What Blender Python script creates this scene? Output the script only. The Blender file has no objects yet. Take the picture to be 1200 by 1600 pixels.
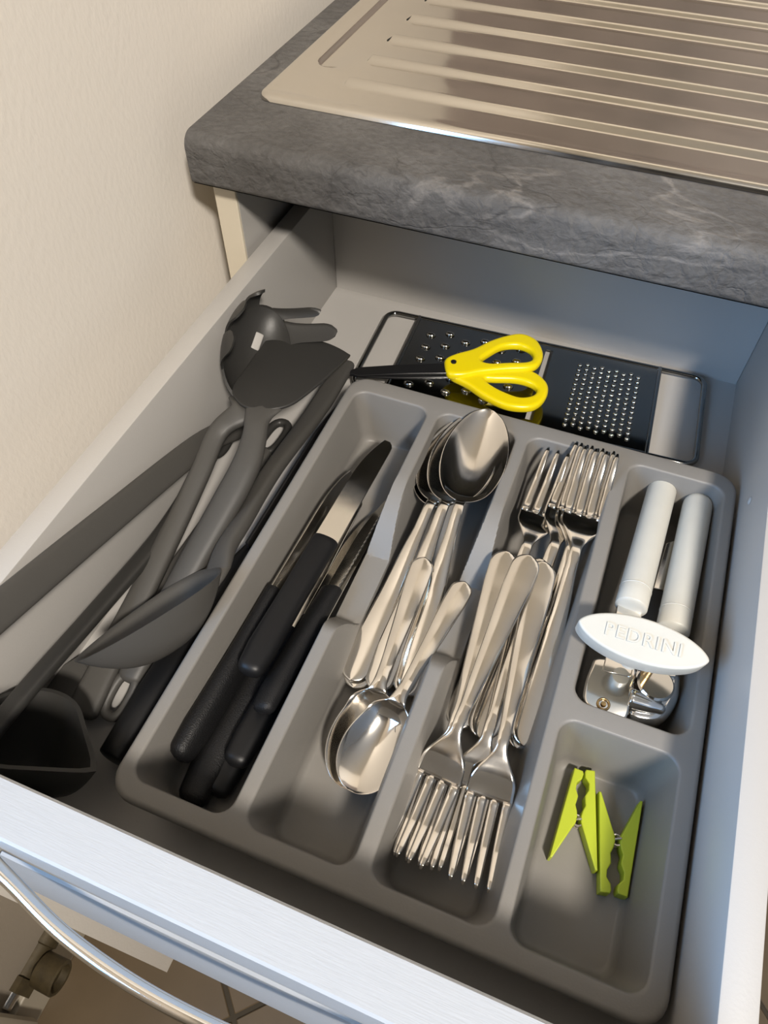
import bpy, bmesh, math, random
import numpy as np
from mathutils import Vector, Matrix
from mathutils.geometry import delaunay_2d_cdt

random.seed(4)
SC = bpy.context.scene
COL = SC.collection
V = Vector

# ------------------------------------------------------------------ camera
FPX = 1155.3
CAM = V((0.1585, -0.0495, 1.11719))
RM = Matrix(((0.931260846, -0.290276043, 0.220211389),
             (0.364353160, 0.741742559, -0.563085030),
             (0.000109934932, 0.604613756, 0.796518797)))
cd = bpy.data.cameras.new('camera')
cam = bpy.data.objects.new('camera', cd)
COL.objects.link(cam)
cam.matrix_world = Matrix.Translation(CAM) @ RM.to_4x4()
cd.sensor_fit = 'VERTICAL'
cd.sensor_height = 24.0
cd.lens = FPX / 1600 * 24.0
cd.clip_start = 0.01
SC.camera = cam

# ------------------------------------------------------------------ light
world = bpy.data.worlds.new('world')
SC.world = world
world.use_nodes = True
world.node_tree.nodes['Background'].inputs[0].default_value = (0.60, 0.78, 1.0, 1)
world.node_tree.nodes['Background'].inputs[1].default_value = 0.6


def area(name, loc, target, shape, sx, sy, power, color):
    l = bpy.data.lights.new(name, 'AREA')
    l.shape = shape
    l.size = sx
    l.size_y = sy
    l.energy = power
    l.color = color
    o = bpy.data.objects.new(name, l)
    COL.objects.link(o)
    o.location = loc
    o.rotation_euler = (V(target) - V(loc)).to_track_quat('-Z', 'Y').to_euler()
    return o


area('ceiling_lamp', (0.92, -0.95, 2.40), (0.35, -0.2, 0.8), 'DISK', 0.24, 0.24, 58, (1.0, 0.92, 0.82))
area('window_light', (-0.36, -0.53, 1.25), (0.4, -0.45, 1.1), 'RECTANGLE', 0.62, 0.55, 14.5, (0.29, 0.57, 1.0))
SC.view_settings.view_transform = 'Standard'
SC.view_settings.look = 'None'
SC.view_settings.exposure = 0.16
SC.view_settings.gamma = 1.0
SC.view_settings.use_curve_mapping = False


# ------------------------------------------------------------------ materials
def mat(name, color, rough=0.5, metal=0.0, bump=0.0, bscale=200.0, var=0.0, vscale=30.0, spec=0.5, coat=0.0, stretch=None):
    m = bpy.data.materials.new(name)
    m.use_nodes = True
    nt = m.node_tree
    b = nt.nodes['Principled BSDF']
    b.inputs['Base Color'].default_value = (*color, 1)
    b.inputs['Roughness'].default_value = rough
    b.inputs['Metallic'].default_value = metal
    b.inputs['Specular IOR Level'].default_value = spec
    b.inputs['Coat Weight'].default_value = coat
    tc = nt.nodes.new('ShaderNodeTexCoord')
    src = tc.outputs['Object']
    if stretch:
        mp = nt.nodes.new('ShaderNodeMapping')
        mp.inputs['Scale'].default_value = stretch
        nt.links.new(src, mp.inputs['Vector'])
        src = mp.outputs['Vector']
    if bump > 0:
        n = nt.nodes.new('ShaderNodeTexNoise')
        n.inputs['Scale'].default_value = bscale
        n.inputs['Detail'].default_value = 3
        nt.links.new(src, n.inputs['Vector'])
        bp = nt.nodes.new('ShaderNodeBump')
        bp.inputs['Strength'].default_value = bump
        bp.inputs['Distance'].default_value = 0.001
        nt.links.new(n.outputs['Fac'], bp.inputs['Height'])
        nt.links.new(bp.outputs['Normal'], b.inputs['Normal'])
    if var > 0:
        n = nt.nodes.new('ShaderNodeTexNoise')
        n.inputs['Scale'].default_value = vscale
        n.inputs['Detail'].default_value = 4
        nt.links.new(src, n.inputs['Vector'])
        mx = nt.nodes.new('ShaderNodeMixRGB')
        mx.inputs[1].default_value = (*[c * (1 - var) for c in color], 1)
        mx.inputs[2].default_value = (*[min(1, c * (1 + var)) for c in color], 1)
        nt.links.new(n.outputs['Fac'], mx.inputs[0])
        nt.links.new(mx.outputs[0], b.inputs['Base Color'])
    return m


def steel(name, color, rough, rvar=0.1, scale=60.0):
    m = mat(name, color, rough, 1.0)
    nt = m.node_tree
    b = nt.nodes['Principled BSDF']
    tc = nt.nodes.new('ShaderNodeTexCoord')
    n = nt.nodes.new('ShaderNodeTexNoise')
    n.inputs['Scale'].default_value = scale
    n.inputs['Detail'].default_value = 6
    nt.links.new(tc.outputs['Object'], n.inputs['Vector'])
    r = nt.nodes.new('ShaderNodeMapRange')
    r.inputs['From Min'].default_value = 0.3
    r.inputs['From Max'].default_value = 0.7
    r.inputs['To Min'].default_value = max(0.02, rough - rvar)
    r.inputs['To Max'].default_value = rough + rvar
    nt.links.new(n.outputs['Fac'], r.inputs['Value'])
    nt.links.new(r.outputs['Result'], b.inputs['Roughness'])
    return m


def slate_material():
    m = mat('slate_laminate', (0.1, 0.1, 0.1), 0.6, spec=0.25)
    nt = m.node_tree
    N, L = nt.nodes, nt.links
    b = N['Principled BSDF']
    tc = N.new('ShaderNodeTexCoord')

    def noise(scale, detail, dist=0.0, vec=None):
        n = N.new('ShaderNodeTexNoise')
        n.inputs['Scale'].default_value = scale
        n.inputs['Detail'].default_value = detail
        n.inputs['Distortion'].default_value = dist
        L.new(vec or tc.outputs['Object'], n.inputs['Vector'])
        return n.outputs['Fac']

    def ramp(src, stops):
        r = N.new('ShaderNodeValToRGB')
        e = r.color_ramp.elements
        while len(e) < len(stops):
            e.new(0.5)
        for el, (p, c) in zip(e, stops):
            el.position = p
            el.color = (c, c, c, 1) if not isinstance(c, tuple) else (*c, 1)
        L.new(src, r.inputs['Fac'])
        return r.outputs['Color']

    mp = N.new('ShaderNodeMapping')
    mp.inputs['Rotation'].default_value = (0.4, 0.3, 0.5)
    mp.inputs['Scale'].default_value = (1.0, 1.35, 1.2)
    L.new(tc.outputs['Object'], mp.inputs['Vector'])
    base = ramp(noise(9, 6, 0.6, mp.outputs['Vector']), [(0.3, (0.072, 0.069, 0.067)), (0.7, (0.128, 0.124, 0.120))])
    vein = ramp(noise(7, 9, 0.9, mp.outputs['Vector']), [(0.0, 0.0), (0.482, 0.0), (0.5, 1.0), (0.518, 0.0)])
    vmask = ramp(noise(6, 2), [(0.45, 0.0), (0.62, 1.0)])
    dark = ramp(noise(11, 8, 0.8, mp.outputs['Vector']), [(0.0, 0.0), (0.485, 0.0), (0.5, 1.0), (0.515, 0.0)])
    dmask = ramp(noise(8, 2), [(0.5, 0.0), (0.6, 1.0)])

    def mult(a, c):
        k = N.new('ShaderNodeMath')
        k.operation = 'MULTIPLY'
        L.new(a, k.inputs[0])
        if isinstance(c, float):
            k.inputs[1].default_value = c
        else:
            L.new(c, k.inputs[1])
        return k.outputs[0]

    def mix(fac, a, col):
        x = N.new('ShaderNodeMixRGB')
        L.new(fac, x.inputs[0])
        L.new(a, x.inputs[1])
        x.inputs[2].default_value = (*col, 1)
        return x.outputs[0]

    grain = N.new('ShaderNodeMixRGB')
    grain.blend_type = 'OVERLAY'
    grain.inputs[0].default_value = 0.28
    L.new(base, grain.inputs[1])
    L.new(ramp(noise(260, 4), [(0.3, 0.25), (0.7, 0.75)]), grain.inputs[2])
    base = grain.outputs[0]
    c1 = mix(mult(mult(vein, vmask), 0.42), base, (0.30, 0.28, 0.26))
    c2 = mix(mult(mult(dark, dmask), 0.55), c1, (0.045, 0.043, 0.042))
    L.new(c2, b.inputs['Base Color'])
    bp = N.new('ShaderNodeBump')
    bp.inputs['Strength'].default_value = 0.7
    bp.inputs['Distance'].default_value = 0.004
    h = N.new('ShaderNodeMath')
    h.operation = 'ADD'
    L.new(noise(110, 12, 0.3, mp.outputs['Vector']), h.inputs[0])
    L.new(mult(dark, -0.10), h.inputs[1])
    L.new(h.outputs[0], bp.inputs['Height'])
    L.new(bp.outputs['Normal'], b.inputs['Normal'])
    return m


M = dict(
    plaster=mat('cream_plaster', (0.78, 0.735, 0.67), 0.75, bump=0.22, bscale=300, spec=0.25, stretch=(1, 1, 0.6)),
    paint=mat('unseen_wall_darkened', (0.10, 0.092, 0.082), 0.9),  # unseen walls, made dark to cut the light they bounce
    recess=mat('shade_darkened_beige', (0.28, 0.24, 0.19), 0.85, bump=0.2, bscale=200),  # beige darkened: the shade on the recessed wall is put into its colour
    ceiling=mat('white_ceiling', (0.66, 0.64, 0.60), 0.9),
    backsplash=mat('mauve_brown_tiles', (0.19, 0.16, 0.15), 0.5, var=0.75, vscale=9),
    base=mat('baseboard_paint', (0.38, 0.335, 0.26), 0.5),  # also darkened, shade at the wall foot is part of this colour
    grout=mat('dark_grout', (0.045, 0.035, 0.022), 0.9),
    tile=mat('brown_floor_tile', (0.100, 0.070, 0.038), 0.45, bump=0.2, bscale=60, var=0.18, vscale=18),  # brown tile, darkened further to stand in for shade on the floor
    slate=slate_material(),
    drain=steel('drainer_steel', (0.72, 0.68, 0.61), 0.14, 0.04, 25),
    steel=steel('cutlery_steel', (0.82, 0.785, 0.73), 0.11, 0.04, 70),
    chrome=steel('chrome', (0.80, 0.80, 0.79), 0.08, 0.03, 60),
    darkened_steel=steel('grater_steel', (0.30, 0.30, 0.29), 0.10, 0.03, 60),  # plain steel, its reflection of the dark worktop underside put into the colour
    blade=steel('knife_steel', (0.62, 0.60, 0.56), 0.12, 0.05, 60),
    blackblade=mat('black_blade', (0.018, 0.018, 0.019), 0.28, 0.3),
    melamine=mat('grey_melamine', (0.42, 0.405, 0.385), 0.38, bump=0.06, bscale=700, spec=0.45),
    carcass=mat('cream_carcass', (0.60, 0.54, 0.43), 0.5),
    front=mat('white_front', (0.41, 0.41, 0.405), 0.33, bump=0.14, bscale=120, var=0.06, vscale=60, stretch=(1, 14, 14)),
    tray=mat('grey_plastic', (0.200, 0.190, 0.175), 0.46, bump=0.06, bscale=900, spec=0.45),
    nylon=mat('dark_grey_nylon', (0.062, 0.059, 0.054), 0.5, bump=0.05, bscale=500, spec=0.4),
    nylon2=mat('charcoal_nylon', (0.030, 0.029, 0.027), 0.42, bump=0.05, bscale=500, spec=0.4),
    black=mat('black_plastic', (0.008, 0.008, 0.0085), 0.42, bump=0.35, bscale=1400, spec=0.3),
    blackgloss=mat('black_handle', (0.007, 0.007, 0.0075), 0.42, spec=0.28),
    yellow=mat('yellow_plastic', (0.83, 0.66, 0.004), 0.28, spec=0.5),
    white=mat('aged_white_plastic', (0.54, 0.53, 0.48), 0.35, var=0.05, vscale=80, spec=0.45),
    lime=mat('lime_plastic', (0.42, 0.50, 0.030), 0.4, spec=0.45),
    brass=mat('brass', (0.55, 0.38, 0.18), 0.3, 1.0),
    oldbrass=mat('weathered_brass', (0.055, 0.040, 0.017), 0.6, 0.3, bump=0.4, bscale=150, var=0.6, vscale=90),
    hole=mat('dark_hole', (0.01, 0.01, 0.01), 0.8),
)


# ------------------------------------------------------------------ helpers
def at(px, py, z):
    """world point at height z on the photograph's sight line (1200 x 1600 frame)"""
    d = RM @ V(((px - 600) / FPX, -(py - 800) / FPX, -1.0))
    return CAM + d * ((z - CAM.z) / d.z)


def link(o, parent=None):
    COL.objects.link(o)
    if parent is not None:
        o.parent = parent
    return o


def thing(name, label, cat, loc=(0, 0, 0), group=None, mw=None):
    o = bpy.data.objects.new(name, None)
    o.empty_display_size = 0.02
    link(o)
    if mw is not None:
        o.matrix_world = mw
    else:
        o.location = loc
    tag(o, label, cat, group)
    return o


def tag(o, label, cat, group=None):
    o['label'] = label
    o['category'] = cat
    if group:
        o['group'] = group
    return o


def mesh_obj(name, me, material=None, parent=None, smooth=None, structure=False, label=None):
    o = bpy.data.objects.new(name, me)
    if material is not None and not me.materials:
        me.materials.append(material)
    link(o, parent)
    if smooth is not None:
        for p in me.polygons:
            p.use_smooth = True
        if smooth < 180:
            me.set_sharp_from_angle(angle=math.radians(smooth))
    if structure:
        o['kind'] = 'structure'
    if label:
        o['label'] = label
    return o


def obj(name, bm, material, parent=None, smooth=None, structure=False, label=None, origin=None):
    """bmesh in the parent's space (or, with origin, in world space relative to that point)"""
    if origin is not None:
        bmesh.ops.translate(bm, verts=bm.verts, vec=-V(origin))
    bmesh.ops.recalc_face_normals(bm, faces=bm.faces)
    me = bpy.data.meshes.new(name)
    bm.to_mesh(me)
    bm.free()
    return mesh_obj(name, me, material, parent, smooth, structure, label)


def pydata(name, verts, faces):
    me = bpy.data.meshes.new(name)
    me.from_pydata([tuple(v) for v in verts], [], faces)
    me.update()
    return me


def box(bm, x0, x1, y0, y1, z0, z1, bevel=0.0, seg=2):
    r = bmesh.ops.create_cube(bm, size=1.0)
    for v in r['verts']:
        v.co = V(((x0 + x1) / 2 + v.co.x * (x1 - x0), (y0 + y1) / 2 + v.co.y * (y1 - y0), (z0 + z1) / 2 + v.co.z * (z1 - z0)))
    if bevel > 0:
        es = list({e for v in r['verts'] for e in v.link_edges})
        bmesh.ops.bevel(bm, geom=es, offset=bevel, segments=seg, affect='EDGES', profile=0.5)
    return bm


def boxbm(*a, **k):
    return box(bmesh.new(), *a, **k)


def loops_to_bm(loops, closed=True, cap0=True, cap1=True, bm=None):
    bm = bm or bmesh.new()
    rows = [[bm.verts.new(p) for p in lp] for lp in loops]
    n = len(rows[0])
    for a, b in zip(rows, rows[1:]):
        for i in range(n if closed else n - 1):
            j = (i + 1) % n
            bm.faces.new((a[i], a[j], b[j], b[i]))
    if closed and cap0:
        bm.faces.new(rows[0][::-1])
    if closed and cap1:
        bm.faces.new(rows[-1])
    return bm


def catmull(pts, n):
    pts = [V(p) for p in pts]
    if len(pts) == 2:
        return [pts[0].lerp(pts[1], i / (n - 1)) for i in range(n)]
    P = [pts[0] * 2 - pts[1]] + pts + [pts[-1] * 2 - pts[-2]]
    d = [0.0]
    for a, b in zip(pts, pts[1:]):
        d.append(d[-1] + (b - a).length)
    out = []
    for i in range(n):
        s = d[-1] * i / (n - 1)
        k = 0
        while k < len(pts) - 2 and s > d[k + 1]:
            k += 1
        t = (s - d[k]) / max(1e-9, d[k + 1] - d[k])
        a, b, c, e = P[k], P[k + 1], P[k + 2], P[k + 3]
        out.append(0.5 * ((2 * b) + (c - a) * t + (2 * a - 5 * b + 4 * c - e) * t * t + (3 * b - a - 3 * c + e) * t ** 3))
    return out


def interp(tab, t):
    """tab = [(t, value...)] piecewise linear with smooth steps"""
    if t <= tab[0][0]:
        return tab[0][1:]
    for a, b in zip(tab, tab[1:]):
        if t <= b[0]:
            u = (t - a[0]) / max(1e-9, b[0] - a[0])
            return tuple(x + (y - x) * u for x, y in zip(a[1:], b[1:]))
    return tab[-1][1:]


def sweep(pts, sizes, up=(0, 0, 1), n=28, m=16, sq=2.6, round0=True, round1=True, bm=None, closed_path=False, ups=None):
    """bar of superellipse section; sizes = [(t, halfwidth, halfheight)]"""
    c = catmull(pts, n)
    L = sum((b - a).length for a, b in zip(c, c[1:]))
    acc, loops = 0.0, []
    for i, p in enumerate(c):
        if i:
            acc += (p - c[i - 1]).length
        t = acc / L
        T = (c[min(i + 1, n - 1)] - c[max(i - 1, 0)]).normalized()
        u = V(up) if ups is None else V(ups[0]).lerp(V(ups[1]), t)
        S = T.cross(u).normalized()
        U = S.cross(T).normalized()
        w, h = interp(sizes, t)
        lp = []
        for k in range(m):
            a = 2 * math.pi * k / m
            ca, sa = math.cos(a), math.sin(a)
            lp.append((p, S, U, w, h, math.copysign(abs(ca) ** (2 / sq), ca), math.copysign(abs(sa) ** (2 / sq), sa), T))
        loops.append(lp)
    out = []

    def ring(lp, f, off):
        return [q[0] + q[7] * off + q[1] * q[3] * f * q[5] + q[2] * q[4] * f * q[6] for q in lp]
    if round0:
        r = min(loops[0][0][3], loops[0][0][4]) if round0 is True else round0
        for a in (0.15, 0.5, 0.8):
            out.append(ring(loops[0], math.sin(math.pi / 2 * a) ** 0.8, -r * math.cos(math.pi / 2 * a)))
    for lp in loops:
        out.append(ring(lp, 1.0, 0))
    if round1:
        r = min(loops[-1][0][3], loops[-1][0][4]) if round1 is True else round1
        for a in (0.8, 0.5, 0.15):
            out.append(ring(loops[-1], math.sin(math.pi / 2 * a) ** 0.8, r * math.cos(math.pi / 2 * a)))
    return loops_to_bm(out, bm=bm)


def tube(pts, r, m=10, closed=False, bm=None):
    """round wire through the points given (no resampling)"""
    pts = [V(p) for p in pts]
    n = len(pts)
    loops = []
    prev = None
    for i, p in enumerate(pts):
        a = pts[(i - 1) % n] if (closed or i) else p
        b = pts[(i + 1) % n] if (closed or i < n - 1) else p
        T = (b - a).normalized()
        if prev is None:
            ref = V((0, 0, 1)) if abs(T.z) < 0.9 else V((1, 0, 0))
            S = T.cross(ref).normalized()
        else:
            S = (prev - T * prev.dot(T)).normalized()
        prev = S
        U = T.cross(S)
        loops.append([p + (S * math.cos(2 * math.pi * k / m) + U * math.sin(2 * math.pi * k / m)) * r for k in range(m)])
    if closed:
        loops.append(loops[0])
        bm = bm or bmesh.new()
        b2 = loops_to_bm(loops, cap0=False, cap1=False, bm=bm)
        bmesh.ops.remove_doubles(b2, verts=b2.verts, dist=1e-6)
        return b2
    return loops_to_bm(loops, bm=bm)


def lathe(prof, M4=None, m=28, bm=None):
    """revolve [(r, z)] about local z"""
    loops = [[V((max(r, 1e-5) * math.cos(2 * math.pi * k / m), max(r, 1e-5) * math.sin(2 * math.pi * k / m), z)) for k in range(m)] for r, z in prof]
    if M4 is not None:
        loops = [[M4 @ p for p in lp] for lp in loops]
    return loops_to_bm(loops, bm=bm)


def smooth_closed(pts, n=8):
    """closed Catmull-Rom through 2D points"""
    out = []
    k = len(pts)
    for i in range(k):
        a, b, c, e = (V(pts[(i + j) % k]) for j in (-1, 0, 1, 2))
        for s in range(n):
            t = s / n
            out.append(0.5 * ((2 * b) + (c - a) * t + (2 * a - 5 * b + 4 * c - e) * t * t + (3 * b - a - 3 * c + e) * t ** 3))
    return out


def flat_shape(name, outlines, thick, bevel=0.0005, bseg=2):
    """mesh from closed 2D outlines (first outer, others holes), extruded about z = 0"""
    cu = bpy.data.curves.new(name, 'CURVE')
    cu.dimensions = '2D'
    cu.fill_mode = 'BOTH'
    cu.extrude = max(0.0, thick / 2 - bevel)
    cu.bevel_depth = bevel
    cu.bevel_resolution = bseg
    cu.offset = -bevel
    for o in outlines:
        s = cu.splines.new('POLY')
        s.points.add(len(o) - 1)
        for q, p in zip(o, s.points):
            p.co = (q[0], q[1], 0, 1)
        s.use_cyclic_u = True
    ob = bpy.data.objects.new(name, cu)
    COL.objects.link(ob)
    dg = bpy.context.evaluated_depsgraph_get()
    me = bpy.data.meshes.new_from_object(ob.evaluated_get(dg))
    bpy.data.objects.remove(ob)
    bpy.data.curves.remove(cu)
    me.name = name
    return me


def px2(pts, z, c):
    """pixel outline -> 2D outline at height z, relative to c"""
    return [V((q.x - c.x, q.y - c.y)) for q in (at(p[0], p[1], z) for p in pts)]


def rrect(x0, x1, y0, y1, r, n=6):
    out = []
    for cx, cy, a0 in ((x1 - r, y1 - r, 0), (x0 + r, y1 - r, 90), (x0 + r, y0 + r, 180), (x1 - r, y0 + r, 270)):
        for i in range(n + 1):
            a = math.radians(a0 + 90 * i / n)
            out.append((cx + r * math.cos(a), cy + r * math.sin(a)))
    return out


def copy_tree(o, parent=None):
    c = o.copy()
    COL.objects.link(c)
    if parent is not None:
        c.parent = parent
        c.matrix_parent_inverse = Matrix()
    for ch in list(o.children):
        copy_tree(ch, c)
    return c


def frame(P0, P1, length, roll=0.0, up=(0, 0, 1)):
    X = V(P1) - V(P0)
    s = X.length / length
    X.normalize()
    Y = V(up).cross(X).normalized()
    Z = X.cross(Y)
    R = Matrix((X, Y, Z)).transposed() @ Matrix.Rotation(roll, 3, 'X')
    return Matrix.Translation(V(P0)) @ (R * s).to_4x4()


# ------------------------------------------------------------------ the room
ZF = 0.72          # inside bottom of the drawer
RIM = 0.769        # rim of the cutlery tray
XL, XR = -0.0802, 0.2580
YF, YB = -0.0181, 0.4465
HS, HF = 0.8149, 0.8313

bm = bmesh.new()
box(bm, -0.272, -0.1395, -0.055, 0.95, 0, 2.45)
obj('wall_left', bm, M['plaster'], structure=True)
bm = bmesh.new()
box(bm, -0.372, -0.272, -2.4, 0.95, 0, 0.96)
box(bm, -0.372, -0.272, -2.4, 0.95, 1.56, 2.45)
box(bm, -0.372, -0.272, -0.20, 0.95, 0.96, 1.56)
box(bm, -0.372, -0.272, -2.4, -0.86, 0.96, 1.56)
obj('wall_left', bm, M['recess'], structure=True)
obj('wall_back', boxbm(-0.372, 2.3, 0.95, 1.05, 0, 2.45), M['plaster'], structure=True)
obj('trim_1', boxbm(-0.139, 2.2, 0.942, 0.95, 0.90, 1.50), M['backsplash'], structure=True)
obj('wall_right', boxbm(2.2, 2.3, -2.4, 0.95, 0, 2.45), M['paint'], structure=True)
obj('wall_front', boxbm(-0.372, 2.3, -2.5, -2.4, 0, 2.45), M['paint'], structure=True)
obj('ceiling', boxbm(-0.372, 2.3, -2.5, 1.05, 2.45, 2.55), M['ceiling'], structure=True)
obj('baseboard_left', boxbm(-0.272, -0.262, -2.4, -0.055, 0, 0.075, bevel=0.002), M['base'], structure=True)
bm = bmesh.new()
box(bm, -0.372, -0.272, -0.86, -0.84, 0.96, 1.56)
box(bm, -0.372, -0.272, -0.22, -0.20, 0.96, 1.56)
box(bm, -0.372, -0.262, -0.88, -0.18, 0.93, 0.96)
box(bm, -0.372, -0.272, -0.84, -0.22, 1.53, 1.56)
obj('window_1', bm, M['front'], structure=True)

fl = obj('floor', boxbm(-0.372, 2.3, -2.5, 1.05, -0.10, -0.003), M['grout'], structure=True)
TS = 0.307
tile_me = None
corner = V((-0.037, -0.067))
eu, ev = V((1, -1)).normalized(), V((1, 1)).normalized()
for i in range(-2, 5):
    for j in range(-2, 4):
        c = corner + eu * TS * (i + 0.5) + ev * TS * (j + 0.5)
        if not (-0.05 < c.x < 1.0 and -0.75 < c.y < 0.75) and not (-0.30 < c.x < 0.0 and -0.5 < c.y < 0.3):
            continue
        if tile_me is None:
            h = TS / 2 - 0.003
            o = obj('floor_tile', boxbm(-h, h, -h, h, -0.004, 0.0, bevel=0.0012, seg=1), M['tile'], fl)
            tile_me = o.data
        else:
            o = mesh_obj('floor_tile', tile_me, None, fl)
        ang = math.radians(45) + random.choice((0, 1, 2, 3)) * math.pi / 2
        o.location = (c.x, c.y, random.uniform(-0.0004, 0.0004))
        o.rotation_euler = (0, 0, ang)

# ------------------------------------------------------------------ cabinet, worktop, sink drainer
cab = thing('base_cabinet', 'cream kitchen base cabinet with the drawer pulled out of it', 'cabinet', (0.0887, 0.62, 0))
ORG = V((0.0887, 0.62, 0))
for nm, x0, x1 in (('side_panel', -0.1145, -0.0982), ('side_panel', 0.2778, 0.2941)):
    obj(nm, boxbm(x0, x1, 0.3405, 0.90, 0.10, 0.8672, bevel=0.0006), M['carcass'] if x0 < 0 else M['melamine'], cab, origin=ORG)
bm = boxbm(-0.0980, -0.0977, 0.3422, 0.90, 0.10, 0.867)
obj('inner_lining', bm, M['melamine'], cab, origin=ORG, label='grey inner face of the left side panel')
p = V((-0.0977, 0.376, 0.846))
obj('shelf_pin_hole', lathe([(0.0001, 0), (0.0024, 0.0), (0.0024, 0.0006), (0.0001, 0.0006)], Matrix.Translation(p) @ Matrix.Rotation(math.pi / 2, 4, 'Y'), m=12), M['hole'], cab, origin=ORG, label='small dark drilled hole')
obj('back_panel', boxbm(-0.1004, 0.2778, 0.892, 0.899, 0.10, 0.867), M['carcass'], cab, origin=ORG)
obj('bottom_panel', boxbm(-0.1004, 0.2778, 0.3445, 0.892, 0.10, 0.116), M['carcass'], cab, origin=ORG)
obj('door', boxbm(-0.109, 0.287, 0.3220, 0.3400, 0.11, 0.69, bevel=0.002), M['front'], cab, origin=ORG)
obj('plinth', boxbm(-0.1167, 0.2941, 0.38, 0.396, 0.0, 0.10), M['carcass'], cab, origin=ORG)
obj('runner', boxbm(-0.0976, -0.0941, 0.345, 0.80, 0.742, 0.778, bevel=0.001), M['front'], cab, origin=ORG)
obj('runner', boxbm(0.2716, 0.2774, 0.345, 0.80, 0.742, 0.778, bevel=0.001), M['front'], cab, origin=ORG)

sc_ = thing('sink_cabinet', 'pale sink cabinet to the right of the open drawer', 'cabinet', (0.75, 0.62, 0))
O2 = V((0.75, 0.62, 0))
obj('body', boxbm(0.2955, 1.20, 0.3445, 0.90, 0.10, 0.74, bevel=0.001), M['carcass'], sc_, origin=O2)
obj('door', boxbm(0.299, 0.745, 0.3255, 0.3440, 0.012, 0.855, bevel=0.002), M['front'], sc_, origin=O2)
obj('door', boxbm(0.749, 1.195, 0.3255, 0.3440, 0.012, 0.855, bevel=0.002), M['front'], sc_, origin=O2)
obj('plinth', boxbm(0.2955, 1.20, 0.38, 0.396, 0, 0.10), M['carcass'], sc_, origin=O2)

# worktop: rounded front profile extruded along x
prof = [(0.94, 0.8677), (0.329, 0.8677)]
for a in range(0, 91, 15):
    r = math.radians(a)
    prof.append((0.331 - 0.004 * math.sin(r), 0.8717 - 0.004 * math.cos(r)))
for a in range(0, 91, 10):
    r = math.radians(a)
    prof.append((0.336 - 0.009 * math.cos(r), 0.8902 + 0.009 * math.sin(r)))
prof.append((0.94, 0.8992))
loops = [[V((x, y, z)) for y, z in prof] for x in (-0.1202, 0.3, 0.8, 1.25)]
wt = obj('worktop', loops_to_bm(loops), M['slate'], None, smooth=30, origin=(-0.1202, 0.327, 0.8677))
wt.location = (-0.1202, 0.327, 0.8677)
tag(wt, 'grey slate-patterned laminate worktop with a rounded front edge', 'worktop')

# drainer sheet
def ss(a, b, x):
    t = min(1.0, max(0.0, (x - a) / (b - a)))
    return t * t * (3 - 2 * t)


DX0, DX1, DY0, DY1 = -0.0995, 0.95, 0.3835, 0.86
us = [0, .0006, .0012, .002, .003, .0045] + list(np.arange(.006, .0125, .002)) + list(np.arange(.0126, .030, .0009)) + list(np.arange(.031, .046, .0025)) + list(np.arange(.046, .064, .0009)) + list(np.arange(.066, .1, .006)) + list(np.arange(.11, 1.03, .025)) + [1.035, 1.043, 1.0465, 1.048, 1.0495]
vs = [0, .0006, .0012, .002, .003, .0045] + list(np.arange(.006, .46, .0012)) + [.466, .471, .4735, .475, .4765]
verts, faces = [], []
for v in vs:
    rc = 0.010
    off = 0.0 if v > rc else rc - math.sqrt(max(0, rc * rc - (rc - v) ** 2))
    for u in us:
        uu = off * max(0.0, 1 - u / 0.06) + u
        x, y = DX0 + uu, DY0 + v
        d = min(u, v, us[-1] - u, vs[-1] - v)
        z = 0.0042 - (0.004 * (1 - math.sqrt(max(0, 1 - (1 - d / 0.0045) ** 2))) if d < 0.0045 else 0)
        z -= 0.0008 * ss(0.004, 0.012, d)
        # recessed drainage field, stepped at its left end
        cy = 0.437
        yy = y - cy
        stepx = 0.0155 + (0.010 * (1 - math.sqrt(max(0, 1 - ((0.010 - max(0, min(0.010, yy))) / 0.010) ** 2))) if yy < 0.010 else 0)
        fade = ss(-0.002, 0.006, yy)
        fade = fade + (ss(0.0, 0.05, yy) - fade) * ss(0.020, 0.040, u)
        z -= 0.0024 * fade * ss(stepx, stepx + 0.0045, u)
        k = round((y - 0.4203) / 0.0403)
        if 0 <= k <= 8:
            dy = abs(y - (0.4203 + 0.0403 * k)) / 0.0075
            if dy < 1:
                z += 0.0034 * (0.5 + 0.5 * math.cos(math.pi * dy)) ** 0.8 * ss(0.0470, 0.0505, u)
        verts.append((x - DX0, y - DY0, z))
n = len(us)
for j in range(len(vs) - 1):
    for i in range(n - 1):
        a = j * n + i
        faces.append((a, a + 1, a + n + 1, a + n))
me = pydata('sink_drainer', verts, faces)
dr = thing('sink_drainer', 'stainless steel sink draining board with raised ribs set in the worktop', 'draining board', (DX0, DY0, 0.8994))
mesh_obj('sheet', me, M['drain'], dr, smooth=180)
for k in range(6):
    yk = 0.4203 + 0.0403 * k - DY0
    bm = sweep([(0.0465, yk - 0.003, 0.0012), (0.0480, yk + 0.0035, 0.0014)], [(0, 0.0005, 0.0004), (1, 0.0005, 0.0004)], n=3, m=6)
    obj('rib_end_crease', bm, M['hole'], dr)

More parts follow.
